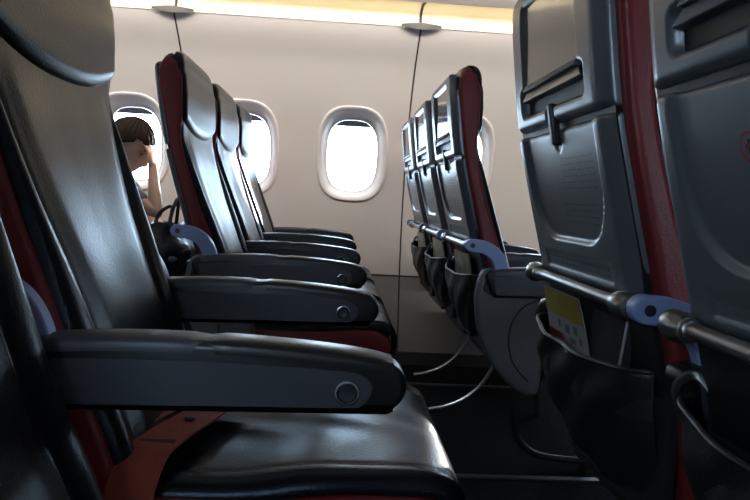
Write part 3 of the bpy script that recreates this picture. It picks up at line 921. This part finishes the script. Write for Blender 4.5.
for s in (-1, 1):
    b = MB(); c = HT @ Vector((.0745, s*.030, -.006))
    bm = bmesh.new(); bmesh.ops.create_uvsphere(bm, u_segments=14, v_segments=10, radius=1)
    bm.transform(HT @ Matrix.Translation((.0755, s*.030, -.004)) @ Matrix.Diagonal((.004,.012,.0025,1)))
    me = bpy.data.meshes.new('eye'); bm.to_mesh(me); bm.free(); finish('eye', me, EYE, pr)
    bm = bmesh.new(); bmesh.ops.create_uvsphere(bm, u_segments=14, v_segments=10, radius=1)
    bm.transform(HT @ Matrix.Translation((.0850, s*.031, .016)) @ Matrix.Diagonal((.003,.014,.0022,1)))
    me = bpy.data.meshes.new('eyebrow'); bm.to_mesh(me); bm.free(); finish('eyebrow', me, HAIR, pr)

# ------------------------------------------------------------------ black bag on the seat behind
bg = thing('bag', 'shiny black bag with thin straps behind the first seat beyond the aisle', 'bag', (-.62, 2.40, .462))
b = MB(); R = []
for i in range(17):
    v = i/16; z = .205*v
    r = (.35 + .65*math.sin(min(1, v*1.5 + .12)*PI/2))*(1 - .55*sstep(.55, 1, v))
    ring = []
    for k in range(40):
        t = 2*PI*k/40
        dx, dy = sup(t, .118*r, .165*r, 3)
        w = 1 + .06*math.sin(5*t + 6*v) + .04*math.sin(9*t - 11*v)
        ring.append((dx*w + .02*v, dy*w, z + .012*math.sin(3*t)*v))
    R.append(ring)
b.rings(R); bb = b.build('bag_body', BAGM, bg, angle=80)
for k, (y0, y1, h) in enumerate(((-.07, .06, .345), (-.05, .09, .315))):
    b = MB(); b.tube(spline([(.05-.05*k, y0, .15), (.055-.05*k, y0-.01, .235), (.06-.03*k, (y0+y1)/2, h-.045), (.04-.03*k, y1+.01, .22), (.03-.04*k, y1, .15)], 8), .0065, 8, flat=.003); b.build('bag_strap', BAGM, bg)
for (a, zc, rr_) in ((-.5, .12, .022), (-1.1, .10, .018), (-1.75, .12, .02), (-1.4, .06, .014)):
    bm = bmesh.new(); bmesh.ops.create_uvsphere(bm, u_segments=14, v_segments=8, radius=1)
    p = Vector((sup(a, .113, .16, 3)[0]+.012, sup(a, .113, .160, 3)[1], zc))
    bm.transform(Matrix.Translation(p) @ Matrix.Rotation(a, 4, 'Z') @ Matrix.Diagonal((.004, rr_, rr_*.5, 1)))
    me = bpy.data.meshes.new('bag_buckle'); bm.to_mesh(me); bm.free(); me.materials.append(BAGP); me.shade_smooth()
    o = bpy.data.objects.new('bag_buckle', me); C.objects.link(o); o.parent = bg

# ------------------------------------------------------------------ light
w = bpy.data.worlds.new('sky'); bpy.context.scene.world = w; w.use_nodes = True
bgn = w.node_tree.nodes['Background']; bgn.inputs['Color'].default_value = (.58,.79,1.0,1); bgn.inputs['Strength'].default_value = 20.0
for side in (1, -1):
    for cx in WCX:
        l = bpy.data.lights.new('window_portal', 'AREA'); l.shape = 'RECTANGLE'; l.size = .27; l.size_y = .37
        l.cycles.is_portal = True
        o = bpy.data.objects.new('window_portal', l); C.objects.link(o)
        o.location = (cx, prof(WZ)+.085 if side > 0 else 2*MID - prof(WZ) - .085, WZ)
        o.rotation_euler = (math.radians(-90 if side > 0 else 90), 0, 0)
sun = bpy.data.lights.new('sun', 'SUN'); sun.energy = 5.0; sun.angle = .02; sun.color = (1,.95,.88)
o = bpy.data.objects.new('sun', sun); C.objects.link(o)
o.rotation_euler = Vector((-.36,-.58,-.15)).to_track_quat('-Z', 'Y').to_euler()
# warm strip lamps inside the two coves
for side in (1, -1):
    l = bpy.data.lights.new('cove_lamp', 'AREA'); l.shape = 'RECTANGLE'; l.size = 6.2; l.size_y = .02; l.energy = .8; l.color = (1,.86,.62)
    o = bpy.data.objects.new('cove_lamp', l); C.objects.link(o)
    y = 2.93 if side > 0 else 2*MID - 2.93
    o.location = (0, y, 1.585)
    o.rotation_euler = Vector((0, .75*side, .65)).to_track_quat('-Z', 'X').to_euler()
    o.rotation_euler = (math.radians(180 - 49*side) if side > 0 else math.radians(180+49), 0, 0)
# added fill strip under the bins, brightens the far wall
for side in (1,):
    l = bpy.data.lights.new('added_wall_fill', 'AREA'); l.shape = 'RECTANGLE'; l.size = 6.2; l.size_y = .03; l.energy = 26; l.color = (1,.92,.84); l.spread = math.radians(120)
    o = bpy.data.objects.new('added_wall_fill', l); C.objects.link(o)
    o.location = (0, 2.70 if side > 0 else 2*MID - 2.70, 1.645)
    o.rotation_euler = (math.radians(58*side), 0, 0)
# added weak fill light overhead along the aisle
l = bpy.data.lights.new('added_aisle_fill', 'AREA'); l.shape = 'RECTANGLE'; l.size = 6; l.size_y = .3; l.energy = 3; l.color = (1,.92,.82)
o = bpy.data.objects.new('added_aisle_fill', l); C.objects.link(o); o.location = (0, MID, 2.1)

# ------------------------------------------------------------------ camera
f, vx, vy, roll = 670.0, 338.0, 196.0, math.radians(2.8)
Yc = Vector(((vx-375)/f, (250-vy)/f, -1)).normalized()
Zc = Vector((math.sin(roll), math.cos(roll), 0)); Zc = (Zc - Yc*Zc.dot(Yc)).normalized()
Xc = Yc.cross(Zc)
M = Matrix((Xc, Yc, Zc))                        # rows are the world axes in camera space: world = M @ cam
cam = bpy.data.cameras.new('camera'); cam.sensor_width = 36; cam.lens = f/750*36; cam.clip_start = .01
co = bpy.data.objects.new('camera', cam); C.objects.link(co)
co.matrix_world = Matrix.Translation((0, 0, .80)) @ M.to_4x4()
bpy.context.scene.camera = co
sc = bpy.context.scene
sc.view_settings.view_transform = 'Standard'; sc.view_settings.look = 'None'; sc.view_settings.exposure = 0
sc.cycles.use_denoising = True
